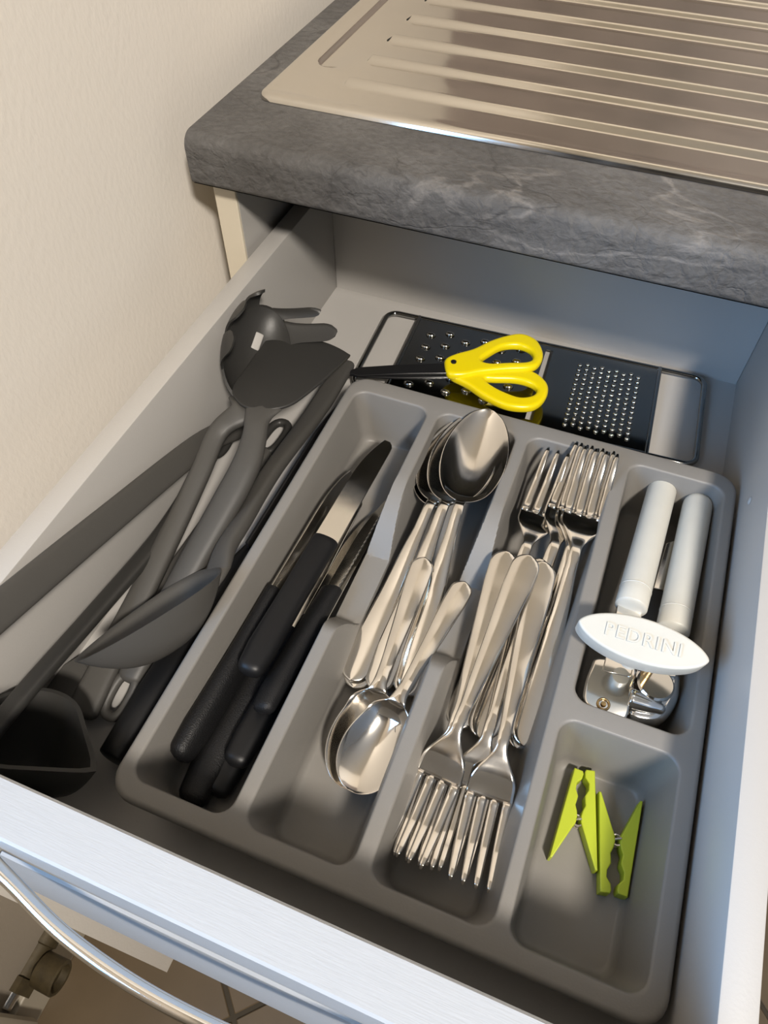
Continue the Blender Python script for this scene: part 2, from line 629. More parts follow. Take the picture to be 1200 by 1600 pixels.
# ------------------------------------------------------------------ drawer
DO = V((0.0887, 0.214, 0.705))
dw = thing('drawer', 'open pale grey kitchen drawer holding the cutlery tray', 'drawer', DO)
obj('base_panel', boxbm(XL - 0.006, XR + 0.006, YF, YB + 0.004, 0.712, ZF), M['melamine'], dw, origin=DO)
obj('side_panel', boxbm(XL - 0.0135, XL, YF, YB + 0.012, 0.706, HS, bevel=0.001), M['melamine'], dw, smooth=40, origin=DO)
obj('side_panel', boxbm(XR, XR + 0.0135, YF, YB + 0.012, 0.706, HS, bevel=0.001), M['melamine'], dw, smooth=40, origin=DO)
obj('back_panel', boxbm(XL, XR, YB, YB + 0.012, 0.712, HS - 0.002, bevel=0.0006), M['melamine'], dw, origin=DO)
p = V((XR - 0.0002, 0.268, 0.786))
obj('screw_cap', lathe([(0.0001, 0.0010), (0.0018, 0.0009), (0.0026, 0)], Matrix.Translation(p) @ Matrix.Rotation(-math.pi / 2, 4, 'Y'), m=14), M['front'], dw, smooth=60, origin=DO, label='tiny white screw cap')
# front: vertical profile extruded along x, with a groove below the top band
pf = [(YF, 0.692), (YF, HF - 0.001), (YF - 0.001, HF), (-0.0365, HF), (-0.0376, HF - 0.001),
      (-0.0390, 0.790), (-0.0372, 0.786), (-0.0372, 0.781), (-0.0400, 0.777),
      (-0.0430, 0.745), (-0.0452, 0.712), (-0.0456, 0.694), (-0.0440, 0.692)]
loops = [[V((x, y, z)) for y, z in pf] for x in (-0.109, 0.287)]
fp = obj('front_panel', loops_to_bm(loops), M['front'], dw, smooth=20, origin=DO)
hp = [(-0.012, -0.040, 0.803), (-0.011, -0.0435, 0.802), (0.004, -0.0478, 0.800), (0.030, -0.0545, 0.799), (0.060, -0.0585, 0.798), (0.0887, -0.0596, 0.798),
      (0.117, -0.0585, 0.798), (0.147, -0.0545, 0.799), (0.173, -0.0478, 0.800), (0.188, -0.0435, 0.802), (0.189, -0.040, 0.803)]
obj('handle', sweep(hp, [(0, 0.0034, 0.0046), (0.1, 0.0030, 0.0046), (0.9, 0.0030, 0.0046), (1, 0.0034, 0.0046)], n=60, m=14, sq=2.4), M['chrome'], dw, smooth=60, origin=DO, label='bowed chrome bar handle')

# ------------------------------------------------------------------ cutlery tray
TO = V((0.128, 0.15, ZF))


def cap_z(x, y):
    """rim height, dipping in the two dividers beside the spoons"""
    lo = 0.7405
    if 0.030 < x < 0.155:
        if y < 0.136:
            k = min(1.0, (0.136 - y) / 0.024)
            return min(RIM, lo + (RIM - lo) * (math.sin(k * math.pi / 2) ** 1.1))
        if y > 0.183:
            k = min(1.0, (y - 0.183) / 0.046)
            return min(RIM, lo + (RIM - lo) * (math.sin(k * math.pi / 2) ** 1.0))
        return lo
    return RIM


def dense_rrect(x0, x1, y0, y1, r, step, nc=6):
    """same point count for every inset of one pocket (count fixed by the first call)"""
    out = []
    ny, nx = step
    def arc(cx, cy, a0):
        return [(cx + r * math.cos(math.radians(a0 + 90 * i / nc)), cy + r * math.sin(math.radians(a0 + 90 * i / nc))) for i in range(nc)]
    def seg(a, b, n):
        return [(a[0] + (b[0] - a[0]) * i / n, a[1] + (b[1] - a[1]) * i / n) for i in range(n)]
    out += arc(x1 - r, y1 - r, 0) + seg((x1 - r, y1), (x0 + r, y1), nx)
    out += arc(x0 + r, y1 - r, 90) + seg((x0, y1 - r), (x0, y0 + r), ny)
    out += arc(x0 + r, y0 + r, 180) + seg((x0 + r, y0), (x1 - r, y0), nx)
    out += arc(x1 - r, y0 + r, 270) + seg((x1, y0 + r), (x1, y1 - r), ny)
    return out


POCKETS = [  # x0, x1, y0, y1 at the rim; floor insets left, right, front, back
    (0.0065, 0.0605, 0.0085, 0.2885, 0.008, 0.007, 0.010, 0.004),
    (0.0655, 0.1205, 0.0085, 0.2890, 0.009, 0.009, 0.011, 0.004),
    (0.1260, 0.1840, 0.0085, 0.2895, 0.009, 0.009, 0.011, 0.004),
    (0.1900, 0.2495, 0.1215, 0.2900, 0.007, 0.007, 0.009, 0.006),
    (0.1880, 0.2475, 0.0080, 0.1130, 0.009, 0.008, 0.011, 0.007)]
FLOOR_T = 0.7262
verts, faces = [], []
rim_pts, rim_loops = [], []


def add_ring(pts):
    i0 = len(verts)
    verts.extend(pts)
    return list(range(i0, i0 + len(pts)))


def bridge(a, b):
    n = len(a)
    for i in range(n):
        j = (i + 1) % n
        faces.append((a[i], a[j], b[j], b[i]))


for (x0, x1, y0, y1, il, ir, if_, ib) in POCKETS:
    ny = max(20, int((y1 - y0) / 0.0022))
    prevr = None
    D = RIM - FLOOR_T
    lev = []
    for k in range(6):                       # rim fillet radius 1.6 mm
        a = math.pi / 2 * k / 5
        lev.append((0.0016 * math.sin(a) * 0.9, 0.0016 * (1 - math.cos(a)) / D))
    for k in range(1, 15):
        t = k / 14
        lev.append((0.0016 + 0.55 * t, 0.0016 / D + t * (0.80 - 0.0016 / D)))
    for k in range(1, 7):                    # soft foot
        a = math.pi / 2 * k / 6
        lev.append((0.5516 + 0.45 * (1 - math.cos(a)), 0.80 + 0.2 * math.sin(a)))
    for f, dz in lev:
        g = f if f < 0.002 else None
        l, r_, fr, bk = (f, f, f, f) if g is not None else (0.0015 + (f - 0.0016) * il, 0.0015 + (f - 0.0016) * ir, 0.0015 + (f - 0.0016) * if_, 0.0015 + (f - 0.0016) * ib)
        rr = 0.0085 if g is not None else 0.0085 - 0.0022 * f
        ring2 = dense_rrect(x0 + l, x1 - r_, y0 + fr, y1 - bk, rr, (ny, 24))
        z = RIM - dz * D
        ring = add_ring([(x, y, min(z, cap_z(x, y))) for x, y in ring2])
        if prevr is None:
            rim_loops.append((ring, ring2))
        else:
            bridge(ring, prevr)
        prevr = ring
    faces.append(tuple(prevr))
# outer skirt
W_, L_ = 0.2555, 0.3011
prevr = None
for k in range(7):
    a = math.pi / 2 * k / 6
    o_ = 0.0025 * (1 - math.sin(a))
    ring2 = dense_rrect(0 + o_, W_ - o_, 0 + o_, L_ - o_, 0.013, (136, 116))
    ring = add_ring([(x, y, RIM - 0.0025 * (1 - math.cos(a)) if k else RIM) for x, y in ring2])
    if prevr is None:
        rim_loops.append((ring, ring2))
    else:
        bridge(prevr, ring)
    prevr = ring
for ins, z in ((0.0, 0.7635), (0.0008, 0.7628), (0.0028, 0.7628), (0.0034, 0.7618), (0.0085, 0.7225), (0.011, 0.7203)):
    ring2 = dense_rrect(ins, W_ - ins, ins, L_ - ins, 0.013, (136, 116))
    ring = add_ring([(x, y, z) for x, y in ring2])
    bridge(prevr, ring)
    prevr = ring
faces.append(tuple(prevr[::-1]))
# flat rim between the loops
pts, idx, edges = [], [], []
for ring, ring2 in rim_loops:
    b0 = len(pts)
    for i, p in zip(ring, ring2):
        pts.append(V(p))
        idx.append(i)
    n = len(ring)
    edges += [(b0 + i, b0 + (i + 1) % n) for i in range(n)]
res = delaunay_2d_cdt(pts, edges, [], 0, 1e-7)


def inside_rr(x, y, x0, x1, y0, y1, r):
    dx = max(x0 + r - x, 0, x - (x1 - r))
    dy = max(y0 + r - y, 0, y - (y1 - r))
    return dx * dx + dy * dy < r * r and x0 < x < x1 and y0 < y < y1


for f in res[2]:
    cx = sum(res[0][i].x for i in f) / len(f)
    cy = sum(res[0][i].y for i in f) / len(f)
    if any(inside_rr(cx, cy, q[0], q[1], q[2], q[3], 0.0085) for q in POCKETS):
        continue
    if not inside_rr(cx, cy, 0.0025, W_ - 0.0025, 0.0025, L_ - 0.0025, 0.013):
        continue
    o = [res[3][i][0] for i in f]
    faces.append(tuple(idx[i] for i in o))
me = pydata('cutlery_tray', [(x - TO.x, y - TO.y, z - TO.z) for x, y, z in verts], faces)
bm = bmesh.new()
bm.from_mesh(me)
bmesh.ops.recalc_face_normals(bm, faces=bm.faces)
bm.to_mesh(me)
bm.free()
tray = mesh_obj('cutlery_tray', me, M['tray'], None, smooth=35)
tray.location = TO
tag(tray, 'grey plastic five-compartment cutlery tray lying in the drawer', 'cutlery tray')


# ------------------------------------------------------------------ cutlery
def tube_parts(stations, half, topz, thick, cuts, m=18):
    """closed blade-like solid; returns meshes cut at x positions, with the shading of the whole"""
    rows = []
    for x in stations:
        w = half(x)
        lp = []
        for k in range(m):
            a = 2 * math.pi * k / m
            ca, sa = math.cos(a), math.sin(a)
            s = math.copysign(abs(ca) ** 0.75, ca)
            lp.append((x, w * s, topz(x, s) + thick(x) / 2 * math.copysign(abs(sa) ** 0.55, sa)))
        rows.append(lp)
    V_ = [p for r in rows for p in r]
    n = len(stations)
    F = []
    for j in range(n - 1):
        for i in range(m):
            F.append((j * m + i, j * m + (i + 1) % m, (j + 1) * m + (i + 1) % m, (j + 1) * m + i))
    F.append(tuple(range(m))[::-1])
    F.append(tuple((n - 1) * m + i for i in range(m)))
    me = pydata('whole', V_, F)
    bm = bmesh.new(); bm.from_mesh(me); bmesh.ops.recalc_face_normals(bm, faces=bm.faces); bm.to_mesh(me); bm.free()
    nor = [tuple(v.normal) for v in me.vertices]
    out = []
    bounds = [-1e9] + list(cuts) + [1e9]
    for a, b in zip(bounds, bounds[1:]):
        fs = []
        for p in me.polygons:
            cx = sum(V_[i][0] for i in p.vertices) / len(p.vertices)
            if a <= cx < b:
                fs.append(tuple(p.vertices))
        used = sorted({i for f in fs for i in f})
        rm = {i: k for k, i in enumerate(used)}
        pm = pydata('part', [V_[i] for i in used], [tuple(rm[i] for i in f) for f in fs])
        for p in pm.polygons:
            p.use_smooth = True
        pm.normals_split_custom_set_from_vertices([nor[i] for i in used])
        out.append(pm)
    bpy.data.meshes.remove(me)
    return out


def lerp_tab(tab):
    def f(x):
        if x <= tab[0][0]:
            return tab[0][1]
        for (a, p), (b, q) in zip(tab, tab[1:]):
            if x <= b:
                t = (x - a) / (b - a)
                t = t * t * (3 - 2 * t)
                return p + (q - p) * t
        return tab[-1][1]
    return f


def lin_tab(tab):
    def f(x):
        return interp(tab, x)[0]
    return f


def end_round(x, L, r):
    return math.sqrt(max(0.0, 1 - ((r - x) / r) ** 2)) if x < r else 1.0


def make_spoon(L, bl, bw, hw, nw, depth, rise, egg=0.12, shoulder=0.0):
    x0 = L - bl
    hh = lin_tab([(0, hw), (0.12 * L, hw), (x0 - 0.022, nw * 1.15), (x0, nw)])
    zb = lerp_tab([(0, 0.0), (0.25 * L, 0.003), (x0 * 0.80, rise * 0.75), (x0 - 0.006, rise), (x0 + 0.010, rise * 0.80), (L, rise * 0.55)])

    def half(x):
        if x <= x0:
            return max(1e-4, hh(x) * end_round(x, L, hw * 0.95) + shoulder * math.exp(-((x - x0 - 0.10 * bl) / (0.13 * bl)) ** 2))
        t = (x - x0) / bl
        e = math.sqrt(max(0.0, 1 - (2 * t - 1) ** 2)) * (1 + egg * (0.5 - t))
        e = bw * e
        k = (nw + shoulder * math.exp(-((t - 0.10) / 0.13) ** 2)) * (1 - ss(0.12, 0.40, t))
        return max(math.sqrt(e * e + k * k) if t < 0.9 else e, 1e-4)

    def topz(x, s):
        z = zb(x)
        if x > x0 - 0.004:
            t = min(1, max(0, (x - x0) / bl))
            env = math.sin(math.pi * min(1, max(0, t)) ** 0.8) ** 0.7 if t < 1 else 0
            z -= depth * env * (1 - s * s)
        else:
            z += 0.0006 * (1 - s * s)
        return z
    th = lerp_tab([(0, 0.0020), (x0 * 0.8, 0.0028), (x0, 0.0024), (x0 + 0.012, 0.0013), (L, 0.0012)])
    st = [0, .0003, .001, .002, .0035, .005, .007, .009, .012] + list(np.linspace(0.016, x0, 30)) + [x0 + bl * (0.5 - 0.5 * math.cos(math.pi * k / 36)) for k in range(1, 37)]
    return tube_parts(st, half, topz, th, [x0 + 0.002])


def make_fork(L=0.19):
    xs, xt = 0.128, 0.146          # shoulder, tine root
    hA = lin_tab([(0, 0.0090), (0.022, 0.0090), (0.106, 0.0036), (0.118, 0.0033)])
    hB = lerp_tab([(0.118, 0.0033), (0.139, 0.0126), (0.146, 0.0130)])
    hh = lambda x: hA(x) if x < 0.118 else hB(x)
    zb = lerp_tab([(0, 0.0), (0.05, 0.003), (0.095, 0.008), (0.115, 0.0115), (0.128, 0.009), (0.150, 0.002), (0.165, 0.003), (0.19, 0.0115)])
    half = lambda x: max(1e-4, hh(x) * end_round(x, L, 0.0092))

    def topz(x, s):
        z = zb(x)
        return z + (0.0006 * (1 - s * s) if x < 0.11 else -0.0016 * ss(0.12, 0.14, x) * (1 - s * s))
    th = lerp_tab([(0, 0.0020), (0.10, 0.0032), (0.13, 0.0022), (0.146, 0.0019)])
    st = [0, .0003, .001, .002, .0035, .005, .007, .009, .012] + list(np.linspace(0.016, 0.108, 24)) + list(np.linspace(0.110, 0.146, 22))
    hd, head = tube_parts(st, half, topz, th, [0.117])
    tines = []
    for k in range(4):
        yc0 = (-1.5 + k) * 0.0069
        loops = []
        ns = 14
        for j in range(ns + 1):
            t = j / ns
            x = 0.1445 + (L - 0.1445) * t
            w = 0.0027 * (1 - 0.48 * t * t)
            if j == ns:
                w *= 0.5
            tk = 0.0019 * (1 - 0.35 * t) * (0.5 if j == ns else 1)
            yc = yc0 * (1 - 0.03 * t)
            zz = zb(x) - 0.0016 * (1 - (yc0 / 0.0128) ** 2) * (1 - t)
            loops.append([(x, yc + w * math.copysign(abs(math.cos(a)) ** .6, math.cos(a)), zz + tk / 2 * math.copysign(abs(math.sin(a)) ** .6, math.sin(a))) for a in (2 * math.pi * q / 10 for q in range(10))])
        bm = loops_to_bm([[V(p) for p in lp] for lp in loops])
        bmesh.ops.recalc_face_normals(bm, faces=bm.faces)
        me = bpy.data.meshes.new('tine')
        bm.to_mesh(me); bm.free()
        for p in me.polygons:
            p.use_smooth = True
        tines.append(me)
    return hd, head, tines


TS_H, TS_B = make_spoon(0.20, 0.076, 0.0215, 0.0088, 0.0033, 0.0095, 0.013)
SS_H, SS_B = make_spoon(0.135, 0.050, 0.0172, 0.0068, 0.0034, 0.0085, 0.010, -0.22, 0.0042)
FK_H, FK_HD, FK_T = make_fork()


def spoon(kind, P0, P1, label, group, roll=0.0):
    H, B, L = (TS_H, TS_B, 0.20) if kind == 'table' else (SS_H, SS_B, 0.135)
    r = thing('tablespoon' if kind == 'table' else 'teaspoon', label, 'spoon', group=group, mw=frame(P0, P1, L, roll))
    mesh_obj('handle', H, M['steel'], r)
    mesh_obj('bowl', B, M['steel'], r)
    return r


def fork(P0, P1, label, group, roll=0.0):
    r = thing('fork', label, 'fork', group=group, mw=frame(P0, P1, 0.19, roll))
    mesh_obj('handle', FK_H, M['steel'], r)
    h = mesh_obj('head', FK_HD, M['steel'], r)
    for t in FK_T:
        mesh_obj('tine', t, M['steel'], h)
    return r


G = 'stacked tablespoons at the back of the spoon compartment'
spoon('table', at(552, 1076, .7295), at(733, 668, .7530), 'lowest tablespoon of the stack, its handle end just below the leftmost handle', G)
spoon('table', at(547, 1064, .7330), at(741, 662, .7575), 'tablespoon with the leftmost handle in the spoon stack', G)
spoon('table', at(586, 1080, .7330), at(752, 655, .7625), 'tablespoon with the middle handle, third up in the spoon stack', G)
spoon('table', at(632, 1088, .7335), at(763, 649, .7680), 'topmost tablespoon with the big shiny bowl at the back of the tray', G)
G = 'teaspoons with bowls toward the drawer front'
spoon('tea', at(664, 872, .7555), at(541, 1235, .7330), 'teaspoon lying lengthwise under the other, its handle end on the tablespoon necks', G)
spoon('tea', at(727, 910, .7580), at(549, 1239, .7385), 'upper teaspoon with its handle end pointing at the fork compartment', G)

G = 'forks with tines toward the back of the tray'
fork(at(713, 1138, .7285), at(877, 721, .7600), 'lone fork at the left of the back group, tines up', G)
fork(at(748, 1154, .7300), at(922, 714, .7625), 'lowest fork of the nested back trio, handle ending in the middle', G)
fork(at(806, 1170, .7315), at(929, 714, .7660), 'middle fork of the nested back trio', G)
fork(at(817, 1166, .7355), at(935, 718, .7695), 'topmost fork of the nested back trio, at the right wall of its compartment', G)
G = 'forks with tines toward the drawer front'
fork(at(846, 874, .7590), at(695, 1366, .7300), 'fork mostly hidden beneath the other forks pointing to the drawer front', G)
fork(at(793, 862, .7635), at(645, 1350, .7330), 'fork with the leftmost handle end among those pointing to the drawer front', G)
fork(at(850, 878, .7655), at(731, 1386, .7345), 'right-hand fork of those with tines toward the drawer front', G)
fork(at(828, 868, .7700), at(630, 1345, .7375), 'top fork of those with tines toward the drawer front, lying across the others', G)


# ------------------------------------------------------------------ table knives
def make_knife(serrated):
    hbm = sweep([(0.004, 0, 0), (0.03, 0, 0.0006), (0.07, 0, 0.0006), (0.105, 0, 0)],
                [(0, 0.0082, 0.0060), (0.12, 0.0092, 0.0068), (0.5, 0.0086, 0.0064), (1, 0.0090, 0.0052)], n=24, m=18, sq=2.5, round0=0.006, round1=0.002)
    bmesh.ops.recalc_face_normals(hbm, faces=hbm.faces)
    hm = bpy.data.meshes.new('handle'); hbm.to_mesh(hm); hbm.free()
    for p in hm.polygons:
        p.use_smooth = True
    top, bot = [], []
    N = 44
    for i in range(N + 1):
        t = i / N
        x = 0.103 + 0.107 * t
        b = 0.0082 if not serrated else 0.0062
        if serrated:
            up = b * (1 - max(0, (t - 0.55) / 0.45) ** 1.7 * 1.7)
            lo = -b * (1 - max(0, (t - 0.86) / 0.14) ** 2.4 * 0.9)
        else:
            up = b * (1 - 1.0 * max(0, (t - 0.55) / 0.45) ** 2.2)
            lo = -b * (1 - 0.45 * max(0, (t - 0.94) / 0.06) ** 2.0)
        if serrated and t < 0.85:
            lo += 0.0009 * abs(math.sin(i * math.pi / 2))
        top.append((x, up)); bot.append((x, min(lo, up - 0.0006)))
    bmm = flat_shape('blade', [top + bot[::-1]], 0.0014, 0.0003, 1)
    for p in bmm.polygons:
        p.use_smooth = False
    return hm, bmm


KA, KS = make_knife(False), make_knife(True)


def knife(P0, P1, label, kind=KA, roll=0.0, black=M['black']):
    r = thing('table_knife', label, 'knife', group='black-handled knives in the tray', mw=frame(P0, P1, 0.21, roll))
    if not kind[0].materials:
        kind[0].materials.append(None); kind[1].materials.append(None)
    h = mesh_obj('handle', kind[0], None, r)
    h.material_slots[0].link = 'OBJECT'; h.material_slots[0].material = black
    b = mesh_obj('blade', kind[1], None, r)
    b.material_slots[0].link = 'OBJECT'; b.material_slots[0].material = M['blade']
    return r


knife(at(338, 1240, .7335), at(560, 830, .7300), 'black-handled knife lowest in the knife compartment, against its right wall', roll=0.1, black=M['blackgloss'])
knife(at(366, 1192, .7450), at(585, 800, .7330), 'black-handled knife half hidden under the serrated one', roll=0.1, black=M['blackgloss'])
knife(at(298, 1252, .7345), at(553, 775, .7330), 'black-handled knife with its rounded butt nearest the drawer front')
knife(at(281, 1182, .7470), at(547, 735, .7460), 'black-handled knife against the left wall of the tray, blade on edge', roll=1.25)
knife(at(409, 1110, .7565), at(603, 776, .7380), 'black-handled serrated knife with dark curved tip', kind=KS, roll=-0.55)
knife(at(388, 1050, .7640), at(601, 688, .7500), 'topmost black-handled knife with a broad rounded blade', roll=0.12, black=M['blackgloss'])

# ------------------------------------------------------------------ can opener
c = at(1010, 1000, .75)
co = thing('can_opener', 'white-handled metal can opener with a turning key in the right compartment', 'can opener', c)
for q0, q1 in (((1037, 755, .7525), (986, 948, .7600)), ((1092, 779, .7525), (1051, 985, .7600))):
    a, b = at(*q0), at(*q1)
    d = (b - a).normalized()
    o = obj('handle', sweep([a + d * 0.008, b], [(0, 0.0088, 0.0088), (1, 0.0088, 0.0082)], n=10, m=24, sq=2.1, round0=0.0088, round1=0.0015), M['white'], co, smooth=60, origin=c)
    g = b - d * 0.012
    X = d.orthogonal()
    obj('collar', tube([g + (V((0, 0, 1)).cross(d).normalized() * math.cos(t) + d.cross(V((0, 0, 1)).cross(d).normalized()) * math.sin(t)) * 0.00865 for t in np.linspace(0, 2 * math.pi, 33)[:-1]], 0.00035, m=6, closed=True), M['white'], o, origin=c, smooth=60)


def plate(name, pxs, z, thick, material, parent, bev=0.0006, smooth=40, sm=0):
    pts = px2(pxs, z, c)
    if sm:
        pts = smooth_closed(pts, sm)
    me = flat_shape(name, [pts], thick, bev, 3)
    o = mesh_obj(name, me, material, parent, smooth=smooth)
    o.location = (0, 0, z - c.z)
    return o


plate('arm_plate', [(968, 930), (1003, 945), (1000, 1000), (985, 1060), (940, 1050), (955, 985)], .7575, .003, M['steel'], co)
plate('arm_plate', [(1030, 950), (1072, 965), (1066, 1010), (1055, 1060), (1010, 1055), (1018, 1000)], .7560, .003, M['steel'], co)
plate('hinge_strip', [(1040, 850), (1056, 845), (1040, 925), (1020, 920)], .748, .002, M['steel'], co)
lp = plate('cutter_plate', [(935, 1030), (990, 1045), (986, 1080), (975, 1128), (935, 1115), (912, 1100), (912, 1075), (922, 1045)], .7560, .005, M['steel'], co, bev=0.0014, sm=6, smooth=50)
p = at(943, 1100, .7590)
rv = obj('rivet', lathe([(0.0001, 0.0008), (0.0012, 0.0007), (0.0014, 0.0000)], Matrix.Translation(p)), M['brass'], co, smooth=60, origin=c, label='brass rivet')
obj('ring', tube([p + V((math.cos(t), math.sin(t), 0)) * 0.0029 for t in np.linspace(0, 2 * math.pi, 25)[:-1]], 0.0006, m=8, closed=True), M['brass'], co, smooth=60, origin=c, label='brass ring round the rivet')
plate('jaw_plate', [(988, 1050), (1050, 1058), (1058, 1080), (1050, 1110), (1030, 1134), (1000, 1136), (975, 1124), (982, 1085)], .7470, .016, M['chrome'], co, bev=0.004, sm=6, smooth=50)
a, b = at(984, 1090, .7570), at(1030, 1107, .7560)
obj('guide_pin', sweep([a, b], [(0, 0.0056, 0.0050), (0.7, 0.0042, 0.0040), (1, 0.0030, 0.0030)], n=12, m=20, sq=2.0, round0=0.001, round1=0.003), M['chrome'], co, smooth=60, origin=c)
p = at(1022, 1072, .7570)
obj('drive_wheel', lathe([(0.0001, 0.004), (0.0085, 0.004), (0.0095, 0.003), (0.0095, -0.003), (0.0001, -0.003)], Matrix.Translation(p), m=32), M['blade'], co, smooth=40, origin=c)
p = at(1008, 1055, .7600)
obj('spindle', lathe([(0.0026, 0.0), (0.0026, 0.020), (0.0001, 0.020)], Matrix.Translation(p), m=16), M['brass'], co, smooth=40, origin=c)
# turning key
ka, kb = at(897, 974, .787), at(1098, 1036, .787)
ctr = at(1000, 1006, .787)
ax = (kb - ka); hl = ax.length / 2; ax = ax.normalized()
ang = math.atan2(ax.y, ax.x)
lens = []
for i in range(64):
    t = 2 * math.pi * i / 64
    x = hl * math.cos(t)
    lens.append((x, 0.0114 * math.copysign(abs(math.sin(t)) ** 1.25, math.sin(t))))
me = flat_shape('key', [lens], 0.013, 0.0012, 3)
k = mesh_obj('key', me, M['white'], co, smooth=40)
KM = Matrix.Translation(ctr - c) @ Matrix.Rotation(ang, 4, 'Z') @ Matrix.Rotation(math.radians(12), 4, 'X')
k.matrix_local = KM
obj('key_neck', lathe([(0.0045, -0.020), (0.0048, -0.012), (0.0085, -0.004), (0.009, 0.0)], Matrix.Translation(ctr - c)), M['white'], co, smooth=60)
tcu = bpy.data.curves.new('lettering', 'FONT')
tcu.body = 'PEDRINI'
tcu.size = 0.0094
tcu.align_x = 'CENTER'; tcu.align_y = 'CENTER'
tcu.extrude = 0.0006
tcu.offset = 0.00005
tcu.space_character = 1.12
to = bpy.data.objects.new('lettering', tcu)
COL.objects.link(to)
tm = bpy.data.meshes.new_from_object(to.evaluated_get(bpy.context.evaluated_depsgraph_get()))
bpy.data.objects.remove(to)
tl = mesh_obj('lettering', tm, M['white'], k, label='raised lettering PEDRINI')
tl.location = (0, 0, 0.0066)

# ------------------------------------------------------------------ clothes pegs
def peg(jaw, tail_l, tail_r, jl, jr, label, z=0.7262, h=0.0085):
    """jaw-end and tail pixels of the two legs seen from above"""
    zt = z + h
    c = at(jaw[0], jaw[1], zt); c.z = z
    r = thing('clothes_peg', label, 'clothes peg', c, group='lime clothes pegs')
    J = at(*jaw, zt)
    mids = []
    for side, (j, t) in ((1, (jl, tail_l)), (-1, (jr, tail_r))):
        A, B = at(*j, zt), at(*t, zt)
        d = (B - A); d.z = 0
        L = d.length; d.normalize()
        nrm = V((-d.y, d.x, 0))
        other = at(*(jr if side == 1 else jl), zt) - A
        if nrm.dot(other) < 0:
            nrm = -nrm
        # outer edge straight from A to B; inner edge wavy near the jaw then tapering
        prof = [(0, 0), (1, 0), (1.0, .0012), (.62, .0066), (.56, .0075), (.50, .0075), (.44, .0066), (.385, .0052), (.33, .0062), (.285, .0062), (.22, .0040), (.15, .0036), (.09, .0058), (.03, .0060), (0, .0052)]
        pts = []
        for u, w in prof:
            if u < 0.34:
                w *= 0.86
            q = A + d * (L * u) + nrm * w
            pts.append((q.x - c.x, q.y - c.y))
        me = flat_shape('leg', [pts], h, 0.0006, 2)
        lo = mesh_obj('leg', me, M['lime'], r, smooth=40)
        lo.location = (0, 0, h / 2)
        q = A + d * (L * .53) + nrm * .0078
        mids.append(V((q.x, q.y, 0)))
    m_ = (mids[0] + mids[1]) / 2
    pts = []
    for i in range(40):
        t = i / 39
        a = t * 2 * math.pi * 3
        pts.append(V((m_.x - c.x + 0.0026 * math.cos(a), m_.y - c.y + 0.0026 * math.sin(a), 0.0015 + (h - 0.003) * t)))
    arm0 = mids[0] - m_
    bm = tube(pts, 0.0006, m=6)
    for dz, s in ((h + 0.0002, 1),):
        tube([V((mids[0].x - c.x, mids[0].y - c.y, dz)) + arm0 * 0.6, V((m_.x - c.x, m_.y - c.y, dz)), V((mids[1].x - c.x, mids[1].y - c.y, dz)) - arm0 * 0.6], 0.0006, m=6, bm=bm)
    obj('spring', bm, M['steel'], r, smooth=60)
    return r


peg((913, 1200), (859, 1338), (934, 1360), (898, 1199), (930, 1204), 'lime green clothes peg on the left, jaws toward the can opener')
peg((960, 1390), (936, 1236), (1005, 1252), (938, 1393), (981, 1402), 'lime green clothes peg on the right, jaws toward the drawer front')

# ------------------------------------------------------------------ grater
gp = [at(607, 480, .728), at(1106, 588, .728), at(1086, 722, .728), at(548, 598, .728)]
GC = (gp[0] + gp[1] + gp[2] + gp[3]) / 4
gx = ((gp[1] - gp[0]) + (gp[2] - gp[3])).normalized()
GW = ((gp[1] - gp[0]).length + (gp[2] - gp[3]).length) / 2
GH = 0.094
ga = math.atan2(gx.y, gx.x)
GC.z = ZF
gr = thing('grater', 'flat steel grater in a wire frame behind the cutlery tray', 'grater', mw=Matrix.Translation(GC) @ Matrix.Rotation(ga, 4, 'Z'))
fr = [V((x, y, 0.0045)) for x, y in rrect(-GW / 2, GW / 2, -GH / 2, GH / 2, 0.009, 6)]
obj('wire_frame', tube(fr, 0.0021, m=12, closed=True), M['darkened_steel'], gr, smooth=60)
px0, px1 = -GW / 2 + 0.027, GW / 2 - 0.034
PH = GH / 2 - 0.0005
GZ = 0.0055


def hole_plate(name, x0, x1, y0, y1, nx, ny, rx, ry, stagger):
    """flat sheet with real holes, one octagonal hole per cell"""
    bm = bmesh.new()
    cx, cy = (x1 - x0) / nx, (y1 - y0) / ny
    centres = []
    for i in range(nx):
        for j in range(ny):
            ax, ay = x0 + i * cx, y0 + j * cy
            mx, my = ax + cx / 2, ay + cy / 2 + (cy * 0.2 if (i % 2) else -cy * 0.2) * stagger
            outer, inner = [], []
            for k in range(8):
                a = 2 * math.pi * k / 8 + math.pi / 8
                inner.append(bm.verts.new((mx + rx * math.cos(a), my + ry * math.sin(a), 0)))
            sq = [(cx, cy / 3 * 2), (cx * 2 / 3, cy), (cx / 3, cy), (0, cy * 2 / 3), (0, cy / 3), (cx / 3, 0), (cx * 2 / 3, 0), (cx, cy / 3)]
            # corner-preserving outer ring of 12 points
            o8 = [bm.verts.new((ax + p, ay + q, 0)) for p, q in sq]
            cr = [bm.verts.new((ax + p, ay + q, 0)) for p, q in ((cx, cy), (0, cy), (0, 0), (cx, 0))]
            for k in range(8):
                k2 = (k + 1) % 8
                if k % 2 == 0:
                    bm.faces.new((inner[k], o8[k], cr[k // 2], o8[k2], inner[k2]))
                else:
                    bm.faces.new((inner[k], o8[k], o8[k2], inner[k2]))
            centres.append((mx, my))
    bmesh.ops.remove_doubles(bm, verts=bm.verts, dist=1e-6)
    return bm, centres


def solid(bm, t):
    r = bmesh.ops.solidify(bm, geom=bm.faces[:], thickness=t)
    return bm


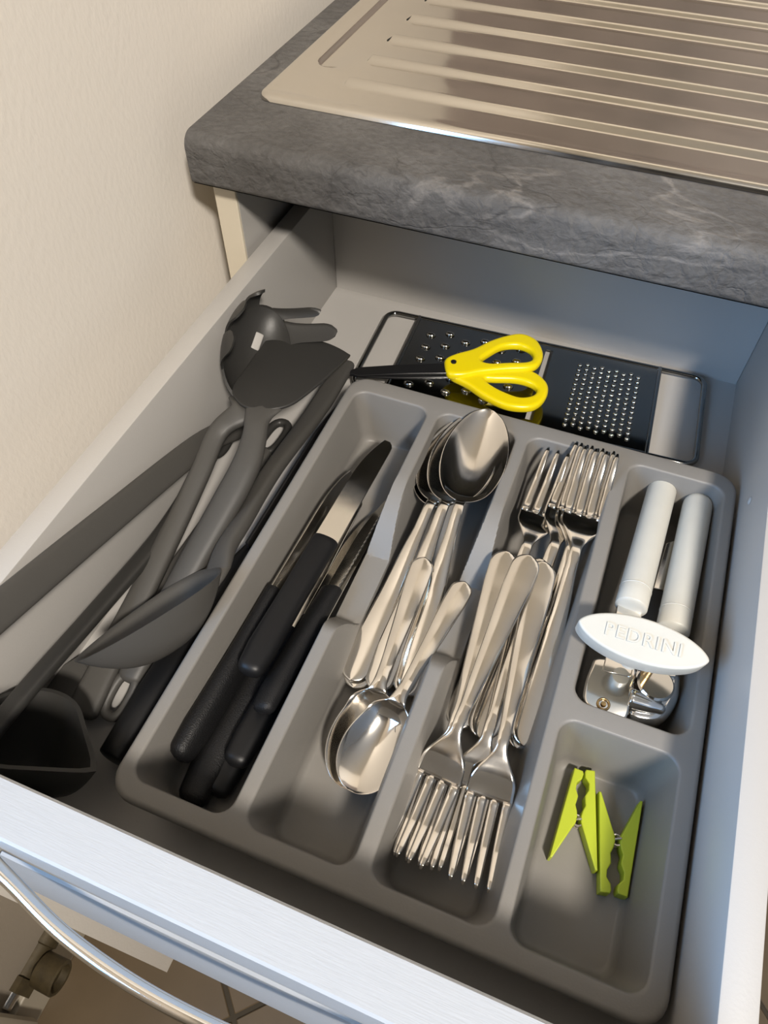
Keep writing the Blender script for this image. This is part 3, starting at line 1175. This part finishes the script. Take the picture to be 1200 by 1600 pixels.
SX = 0.006
bmL, holesL = hole_plate('l', px0 + 0.008, SX - 0.012, -PH + 0.010, PH - 0.008, 6, 5, 0.0028, 0.0017, 1)
bmR, holesR = hole_plate('r', SX + 0.026, px1 - 0.012, -PH + 0.008, PH - 0.012, 9, 13, 0.0013, 0.0011, 1)


def quad(bm, x0, x1, y0, y1):
    bm.faces.new([bm.verts.new((x, y, 0)) for x, y in ((x0, y0), (x1, y0), (x1, y1), (x0, y1))])


sheet = bmesh.new()
for b in (bmL, bmR):
    tmp = bpy.data.meshes.new('t'); b.to_mesh(tmp); b.free(); sheet.from_mesh(tmp); bpy.data.meshes.remove(tmp)
for (x0, x1, y0, y1) in ((px0, px0 + .008, -PH, PH), (px0 + .008, SX - .012, -PH, -PH + .010), (px0 + .008, SX - .012, PH - .008, PH), (SX - .012, SX, -PH, PH),
                         (SX, SX + .0055, PH - .006, PH), (SX, SX + .0055, -PH, -PH + .006), (SX + .0055, SX + .026, -PH, PH), (SX + .026, px1 - .012, -PH, -PH + .008), (SX + .026, px1 - .012, PH - .012, PH), (px1 - .012, px1, -PH, PH)):
    quad(sheet, x0, x1, y0, y1)
bmesh.ops.recalc_face_normals(sheet, faces=sheet.faces)
bmesh.ops.solidify(sheet, geom=sheet.faces[:], thickness=0.0006)
bmesh.ops.translate(sheet, verts=sheet.verts, vec=(0, 0, GZ))
obj('plate', sheet, M['darkened_steel'], gr, label='dark shiny perforated sheet')
obj('cross_wire', tube([V((px0, -PH - .001, GZ)), V((px0, PH + .001, GZ))], 0.0016), M['darkened_steel'], gr, smooth=60)
obj('cross_wire', tube([V((px1, -PH - .001, GZ)), V((px1, PH + .001, GZ))], 0.0016), M['darkened_steel'], gr, smooth=60)
# raised cutting lips over half of each hole
def lip_mesh(r, h, flat):
    loops = []
    for i in range(5):
        e = math.pi / 2 * i / 4
        loops.append([V((r * math.cos(e) * math.cos(a) if False else r * math.cos(a) * math.cos(e), flat * math.sin(a) * math.cos(e), h * math.sin(e))) for a in np.linspace(math.pi, 2 * math.pi, 9)])
    bm = loops_to_bm(loops, closed=False)
    bmesh.ops.remove_doubles(bm, verts=bm.verts, dist=1e-6)
    bmesh.ops.solidify(bm, geom=bm.faces[:], thickness=0.0003)
    bmesh.ops.recalc_face_normals(bm, faces=bm.faces)
    me = bpy.data.meshes.new('tooth')
    bm.to_mesh(me); bm.free()
    for p in me.polygons:
        p.use_smooth = True
    me.materials.append(M['blade'])
    return me


big, small = lip_mesh(0.0042, 0.0026, 0.0034), lip_mesh(0.0020, 0.0016, 0.0021)
for hs_, me_ in ((holesL, big), (holesR, small)):
    for x, y in hs_:
        o = mesh_obj('tooth', me_, None, gr)
        o.location = (x, y, GZ + 0.0002)

# ------------------------------------------------------------------ scissors
SZ = 0.7385
c = at(708, 574, SZ)
scs = thing('scissors', 'closed scissors with yellow plastic handles lying on the grater', 'scissors', c)
upO = [(694, 572), (697, 563), (712, 556), (740, 548), (765, 536), (790, 528), (815, 525), (838, 535), (848, 555), (843, 571), (828, 579), (790, 581), (750, 585), (722, 590), (700, 588)]
upH = [(752, 566), (766, 555), (786, 545), (812, 544), (829, 552), (832, 563), (822, 569), (792, 570), (765, 571)]
loO = [(698, 582), (722, 582), (750, 582), (800, 580), (832, 584), (852, 599), (856, 614), (848, 630), (832, 640), (808, 641), (784, 636), (755, 622), (728, 604), (705, 592)]
loH = [(757, 596), (775, 596), (805, 597), (828, 603), (838, 612), (832, 621), (812, 624), (790, 617), (770, 607)]
for nm, O_, H_, z in (('handle', upO, upH, SZ + 0.0016), ('handle', loO, loH, SZ - 0.0016)):
    me = flat_shape(nm, [smooth_closed(px2(O_, z, c), 5), smooth_closed(px2(H_, z, c), 5)], 0.0070, 0.0028, 4)
    o = mesh_obj(nm, me, M['yellow'], scs, smooth=60)
    o.location = (0, 0, z - SZ)
for pxs, z in (([(541, 582), (560, 575), (620, 571), (700, 568), (712, 574), (706, 584), (640, 585), (560, 588)], SZ + 0.0018),
               ([(543, 586), (600, 582), (700, 576), (712, 580), (704, 590), (640, 592), (570, 590)], SZ - 0.0006)):
    me = flat_shape('blade', [px2(pxs, z, c)], 0.0018, 0.0004, 2)
    o = mesh_obj('blade', me, M['blackblade'], scs, smooth=30)
    o.location = (0, 0, z - SZ)
obj('pivot_screw', lathe([(0.0021, 0.0), (0.0021, 0.0009), (0.0015, 0.0013), (0.0001, 0.0014)], Matrix.Translation((0, 0, 0.0050)), m=20), M['blackblade'], scs, smooth=50)


# ------------------------------------------------------------------ kitchen utensils on the left
def loop_end(P, d, up, L=0.030, w=0.0065, r=0.0030):
    """elongated hanging loop in the plane of d and up x d, beginning at P"""
    d = V(d).normalized(); s = d.cross(V(up)).normalized()
    pts = []
    for i in range(28):
        t = 2 * math.pi * i / 28
        x = L / 2 - L / 2 * math.copysign(abs(math.cos(t)) ** 0.7, math.cos(t))
        pts.append(V(P) + d * x + s * w * math.copysign(abs(math.sin(t)) ** 0.8, math.sin(t)))
    return tube(pts, r, m=10, closed=True)


def utensil(name, label, cat, c):
    return thing(name, label, cat, c, group=None)


def bowl_surface(T, n, axis, Lh, Wh, depth, thick=0.0018, nu=26, nr=12, pow_=2.0, shape=None, taper=0.0):
    """shell of a spoon-like bowl centred on T; rim in the plane normal to n"""
    n = V(n).normalized(); a = V(axis); a = (a - n * a.dot(n)).normalized(); b = n.cross(a)
    loops_o, loops_i = [], []
    for j in range(nr + 1):
        r = j / nr
        lo, li = [], []
        for i in range(nu):
            t = 2 * math.pi * i / nu
            f = shape(t) if shape else 1.0
            u, v = Lh * f * math.cos(t), Wh * f * math.sin(t) * (1 - taper * math.cos(t))
            zz = -depth * (1 - r ** pow_)
            lo.append(V(T) + a * u * r + b * v * r + n * zz)
            k = max(0.0, 1 - thick / max(Lh, Wh)) if j else 0
            li.append(V(T) + a * u * r * k + b * v * r * k + n * (zz + (thick if j < nr else 0.0)))
        loops_o.append(lo); loops_i.append(li)
    loops_o[0] = [p + (q - p) * 0.02 for p, q in zip(loops_o[0], loops_o[1])]
    loops_i[0] = [p + (q - p) * 0.02 for p, q in zip(loops_i[0], loops_i[1])]
    return loops_to_bm(loops_o + loops_i[::-1])


# long bar leaning on the drawer's left side
c = at(200, 790, .77); c.z = ZF
u6 = utensil('long_handled_utensil', 'dark grey long handle leaning along the left side of the drawer', 'utensil', c)
pts = [V((-0.066, 0.262, 0.734)), V((-0.068, 0.246, 0.742)), V((-0.0700, 0.2075, 0.7625)), V((-0.0705, 0.117, 0.7925)), V((-0.0705, 0.0465, 0.8150)), V((-0.0705, 0.010, 0.826))]
obj('handle', sweep(pts, [(0, 0.0070, 0.0028), (0.1, 0.0080, 0.003), (1, 0.0088, 0.0030)], up=(0.75, 0.2, 0.6), n=40, m=16, sq=4.0), M['nylon'], u6, smooth=50, origin=c)

# thin slotted turner, head down under the ladle handle
c = at(250, 930, .73); c.z = ZF
u4 = utensil('slotted_turner', 'grey turner lying lowest in the drawer, its hanging loop under the wide turner', 'turner', c)
P = [at(412, 705, .7290), at(350, 790, .729), at(270, 905, .729), at(190, 1000, .729), at(150, 1045, .728)]
obj('handle', sweep(P, [(0, 0.0060, 0.0032), (0.4, 0.0078, 0.0035), (1, 0.0090, 0.0025)], n=30, m=14, sq=3.5), M['nylon'], u4, smooth=50, origin=c)
obj('hanging_loop', loop_end(P[0], P[0] - P[1], (0, 0, 1)), M['nylon2'], u4, smooth=60, origin=c)
pts = px2([(165, 1000), (195, 1030), (150, 1075), (100, 1120), (62, 1090), (100, 1040)], .7265, c)
o = mesh_obj('head', flat_shape('head', [pts], 0.002, 0.0005, 2), M['nylon'], u4, smooth=40)
o.location = (0, 0, .7265 - c.z)

# ladle
c = V((-0.040, 0.012, ZF))
ld = utensil('ladle', 'charcoal ladle with a pouring lip in the front left corner', 'ladle', c)
nL = V((0.05, 0.42, 0.90)).normalized()


def lip(t):
    t = abs((t + math.pi) % (2 * math.pi) - math.pi)
    k = 1 / math.cos(max(0.0, 1.0 - t))
    return k if k < 1.6 else 1.6 + (k - 1.6) * 0.6


bc = V((-0.0528, 0.0125, 0.7675))
obj('bowl', bowl_surface(bc, nL, (1, -0.14, 0), 0.0258, 0.0258, 0.044, thick=0.0022, nu=72, nr=14, pow_=2.4, shape=lip), M['nylon2'], ld, smooth=60, origin=c)
P = [at(-34, 1170, .7745), at(42, 1078, .7705), at(146, 960, .7590), at(250, 838, .7500), at(310, 745, .7440), at(330, 710, .7420)]
obj('handle', sweep(P, [(0, 0.0056, 0.0032), (0.3, 0.0054, 0.0032), (0.8, 0.0052, 0.0030), (1, 0.0052, 0.0030)], n=36, m=14, sq=3.5, ups=((-.3, .2, 1), (0.2, 0, 1))), M['nylon2'], ld, smooth=50, origin=c)
obj('hanging_loop', loop_end(P[-1], P[-1] - P[-2], (0.3, 0, 1), L=0.032, w=0.006), M['nylon2'], ld, smooth=60, origin=c)

# big knife with black handle beside the tray
c = at(300, 1000, .74); c.z = ZF
bk = utensil('kitchen_knife', 'large kitchen knife with a thick black handle lying beside the tray', 'knife', c)
P = [V((-0.0190, 0.0210, 0.7335)), V((-0.0175, 0.050, 0.7345)), V((-0.0160, 0.092, 0.735)), V((-0.0140, 0.135, 0.735)), V((-0.0130, 0.160, 0.735))]
obj('handle', sweep(P, [(0, 0.0085, 0.0100), (0.25, 0.0105, 0.0115), (0.7, 0.0095, 0.011), (0.92, 0.0070, 0.0100), (1, 0.0045, 0.0085)], n=26, m=18, sq=2.6, round0=0.002), M['blackgloss'], bk, smooth=60, origin=c)
bl = [(0.158, 0.7255), (0.300, 0.7265), (0.3080, 0.7290), (0.296, 0.7400), (0.26, 0.7480), (0.158, 0.7500)]
me = flat_shape('blade', [[(y - 0.158, z - 0.7255) for y, z in bl]], 0.002, 0.0005, 1)
o = mesh_obj('blade', me, M['blackblade'], bk, smooth=30)
o.matrix_local = Matrix.Translation(V((-0.0120, 0.158, 0.7255)) - c) @ Matrix(((0, 0, 1, 0), (1, 0, 0, 0), (0, 1, 0, 0), (0, 0, 0, 1))) 

# wide turner
c = at(380, 690, .76); c.z = ZF
tn = utensil('turner', 'dark grey solid turner with a wide flat head', 'turner', c)
def tz(py):
    return 0.7815 + (py - 520) / 120 * 0.0050


tp = [(364, 607), (384, 578), (406, 546), (428, 520), (440, 518), (475, 526), (515, 537), (543, 551), (544, 558), (510, 590), (478, 617), (452, 634), (420, 641), (385, 638), (368, 625)]
pts = smooth_closed([V(((q.x - c.x), (q.y - c.y))) for q in (at(a, b, tz(b)) for a, b in tp)], 4)
me = flat_shape('head', [pts], 0.0022, 0.0008, 2)
qa, qb = at(420, 641, tz(641)), at(440, 518, tz(518))
for v in me.vertices:
    v.co.z += qa.z - c.z + (v.co.y + c.y - qa.y) * (qb.z - qa.z) / (qb.y - qa.y)
mesh_obj('head', me, M['nylon2'], tn, smooth=40)
P = [at(412, 634, .7860), at(402, 655, .7850), at(396, 690, .7815), at(376, 745, .7750), at(300, 880, .7560), at(232, 1005, .7385), at(205, 1055, .7325)]
obj('handle', sweep(P, [(0, 0.0125, 0.0014), (0.05, 0.0085, 0.0030), (0.10, 0.0075, 0.0048), (0.25, 0.0088, 0.0062), (0.35, 0.0092, 0.0062), (1, 0.0075, 0.0045)], n=48, m=16, sq=2.4), M['nylon'], tn, smooth=60, origin=c)
obj('hanging_loop', loop_end(P[-1], P[-1] - P[-2], (0, 0, 1), L=0.024, w=0.006), M['nylon'], tn, smooth=60, origin=c)

# spaghetti server
c = at(250, 850, .76); c.z = ZF
sp = utensil('spaghetti_server', 'dark grey spaghetti server with curved fingers, head against the drawer side', 'spaghetti server', c)
SCN = V((-0.0525, 0.2735, 0.7975))
nn = V((0.58, -0.10, 0.80)).normalized()
ax = V((-0.21, 0.95, 0.22))
ax = (ax - nn * ax.dot(nn)).normalized()
bb = nn.cross(ax)                      # toward the drawer side
EA, EB, EC = 0.043, 0.0265, 0.024


def shell(th, ph, k=0.0):
    """ellipsoidal dish: th from the bottom, ph round the axis (0 = far end, pi/2 = drawer side)"""
    q = ax * (EA * math.sin(th) * math.cos(ph)) + bb * (EB * math.sin(th) * math.sin(ph)) - nn * (EC * math.cos(th))
    return SCN + q * (1 - k)


TR = 1.12
loops = []
for k, seq in ((0.0, range(1, 13)), (0.055, range(12, 0, -1))):
    for j in seq:
        loops.append([shell(TR * j / 12, 2 * math.pi * i / 48, k) for i in range(48)])
obj('head', loops_to_bm(loops), M['nylon2'], sp, smooth=60, origin=c)
def reach(th, ph, k, curl):
    """shell continued past the rim, partly straightened"""
    q = shell(th, ph, k)
    if th <= TR or curl >= 1:
        return q
    b0 = shell(TR, ph, k)
    tg = (shell(TR + 0.01, ph, k) - b0) / 0.01
    if ph < 0:                          # fingers on the open side all point away from the drawer side
        n_ = tg.dot(nn)
        tg = nn * n_ * 0.8 - bb * 0.027 + ax * tg.dot(ax) * 0.25
        return b0 + tg * (th - TR) + nn * 0.006 * (th - TR) ** 2
    return q * curl + (b0 + tg * (th - TR)) * (1 - curl)


for ph, wd, ln, curl in ((-0.25, 0.17, 0.85, 0.6), (0.62, 0.22, 0.9, 1), (1.22, 0.26, 0.95, 1), (1.86, 0.25, 0.95, 1), (-0.80, 0.22, 0.95, 0.5), (-1.42, 0.23, 0.55, 0.5), (-2.05, 0.22, 0.35, 0.8)):
    loops = []
    for j in range(17):
        t = j / 16
        th = TR - 0.10 + (ln + 0.10) * t
        w = wd * (1 - 0.2 * t) * (math.sqrt(max(0.02, 1 - ((t - 0.78) / 0.22) ** 2)) if t > 0.78 else 1) * (1 + 0.55 * (1 - t) ** 6)
        arc = [ph + w * (-1 + 2 * q / 8) for q in range(9)]
        loops.append([reach(th, a, 0.0, curl) for a in arc] + [reach(th, a, 0.05, curl) for a in reversed(arc)])
    obj('finger', loops_to_bm(loops), M['nylon2'], sp, smooth=60, origin=c)
P = [shell(1.02, math.pi, 0.04), shell(1.32, math.pi, -0.10), at(341, 675, .7730), at(310, 745, .7640), at(250, 870, .7500), at(180, 1010, .7370), at(128, 1112, .7310)]
obj('handle', sweep(P, [(0, 0.0100, 0.0016), (0.05, 0.0085, 0.0030), (0.12, 0.0064, 0.0045), (0.3, 0.0064, 0.0048), (0.7, 0.0072, 0.0045), (1, 0.0092, 0.0036)], n=48, m=16, sq=3.2, ups=((0.45, 0, 1), (0, 0, 1))), M['nylon'], sp, smooth=50, origin=c)
hp_ = [shell(0.25, 0.0, 0.06), shell(0.55, 0.0, 0.06)]
obj('drain_hole', sweep(hp_, [(0, 0.0028, 0.0004), (1, 0.0028, 0.0004)], up=nn, n=6, m=12), M['melamine'], sp, smooth=60, origin=c, label='pale slot through the head')

# solid serving spoon
c = at(330, 880, .76); c.z = ZF
sv = utensil('serving_spoon', 'dark grey solid serving spoon with its bowl raised across the other handles', 'spoon', c)
Nk, Tp = at(338, 893, .7690), at(113, 1028, .7830)
mid = (Nk + Tp) / 2
axs = (Tp - Nk)
vw = (CAM - mid).normalized()
nS = axs.normalized().cross(vw).normalized()      # opening faces up and to the left
if nS.x > 0:
    nS = -nS
nS = (nS * 0.97 + vw * 0.22).normalized()


def egg(t):
    return 1.0 + (0.10 * math.sin(2 * t) ** 2 if math.cos(t) < 0 else 0.0)
obj('bowl', bowl_surface(mid, nS, axs, axs.length / 2, 0.0225, 0.0250, thick=0.0016, nu=48, nr=14, pow_=2.3, shape=egg, taper=0.30), M['nylon'], sv, smooth=60, origin=c)
P = [Nk.lerp(Tp, 0.07) - nS * 0.0050, Nk.lerp(Tp, 0.0) - nS * 0.0010, at(352, 858, .7675), at(378, 815, .7640), at(428, 732, .7560), at(490, 648, .7460), at(541, 570, .7390)]
obj('handle', sweep(P, [(0, 0.0090, 0.0022), (0.05, 0.0085, 0.0032), (0.13, 0.0064, 0.0045), (0.3, 0.0060, 0.0045), (0.8, 0.0075, 0.0042), (1, 0.0065, 0.0036)], n=44, m=16, sq=3.0, ups=(nS, (0, 0, 1))), M['nylon'], sv, smooth=60, origin=c)

# ------------------------------------------------------------------ old valve by the baseboard
c = V((-0.235, -0.11, 0.10))
vz = 0.085
vx = at(45, 1505, vz).x
p0, p1 = at(18, 1558, vz), at(74, 1440, vz)
p0.x = p1.x = vx
va = thing('pipe_valve', 'weathered brass pipe valve with a round cap low on the left wall', 'valve', V((vx, p0.y, vz)))
VO = V((vx, p0.y, vz))
dY = V((0, 1, 0))
L_v = p1.y - p0.y
RY = Matrix.Rotation(-math.pi / 2, 4, 'X')


def along(y, prof, m):
    return lathe(prof, Matrix.Translation(VO + dY * y) @ RY, m=m)


obj('body', along(0, [(0.0001, 0.012), (0.0165, 0.012), (0.0165, L_v * 0.72), (0.0195, L_v * 0.74), (0.0195, L_v * 0.95), (0.0001, L_v * 0.95)], 20), M['oldbrass'], va, smooth=40, origin=VO)
obj('nut', along(0, [(0.0001, 0.006), (0.0225, 0.006), (0.0225, 0.022), (0.0001, 0.022)], 6), M['oldbrass'], va, origin=VO)
obj('pipe', along(0, [(0.0105, -0.012), (0.0105, 0.008)], 18), M['blade'], va, smooth=40, origin=VO)
obj('pipe', along(0, [(0.0105, L_v * 0.95), (0.0105, 0.35)], 18), M['oldbrass'], va, smooth=40, origin=VO)
cy_ = at(80, 1522, vz).y
kx = Matrix.Translation(V((vx, cy_, vz))) @ Matrix.Rotation(math.pi / 2, 4, 'Y')
obj('cap', lathe([(0.006, 0.008), (0.016, 0.016), (0.0200, 0.018), (0.0205, 0.044), (0.0185, 0.046), (0.0160, 0.045), (0.0150, 0.036), (0.0001, 0.035)], kx, m=28), M['oldbrass'], va, smooth=40, origin=VO)
box_y = p0.y - 0.012
rd = obj('radiator', boxbm(-0.262, vx + 0.03, -0.60, box_y, 0.03, 0.60, bevel=0.006), M['base'], None, smooth=40, origin=(vx, -0.4, 0.03))
rd.location = (vx, -0.4, 0.03)
tag(rd, 'painted radiator body at the lower left corner beside the pipe valve', 'radiator')
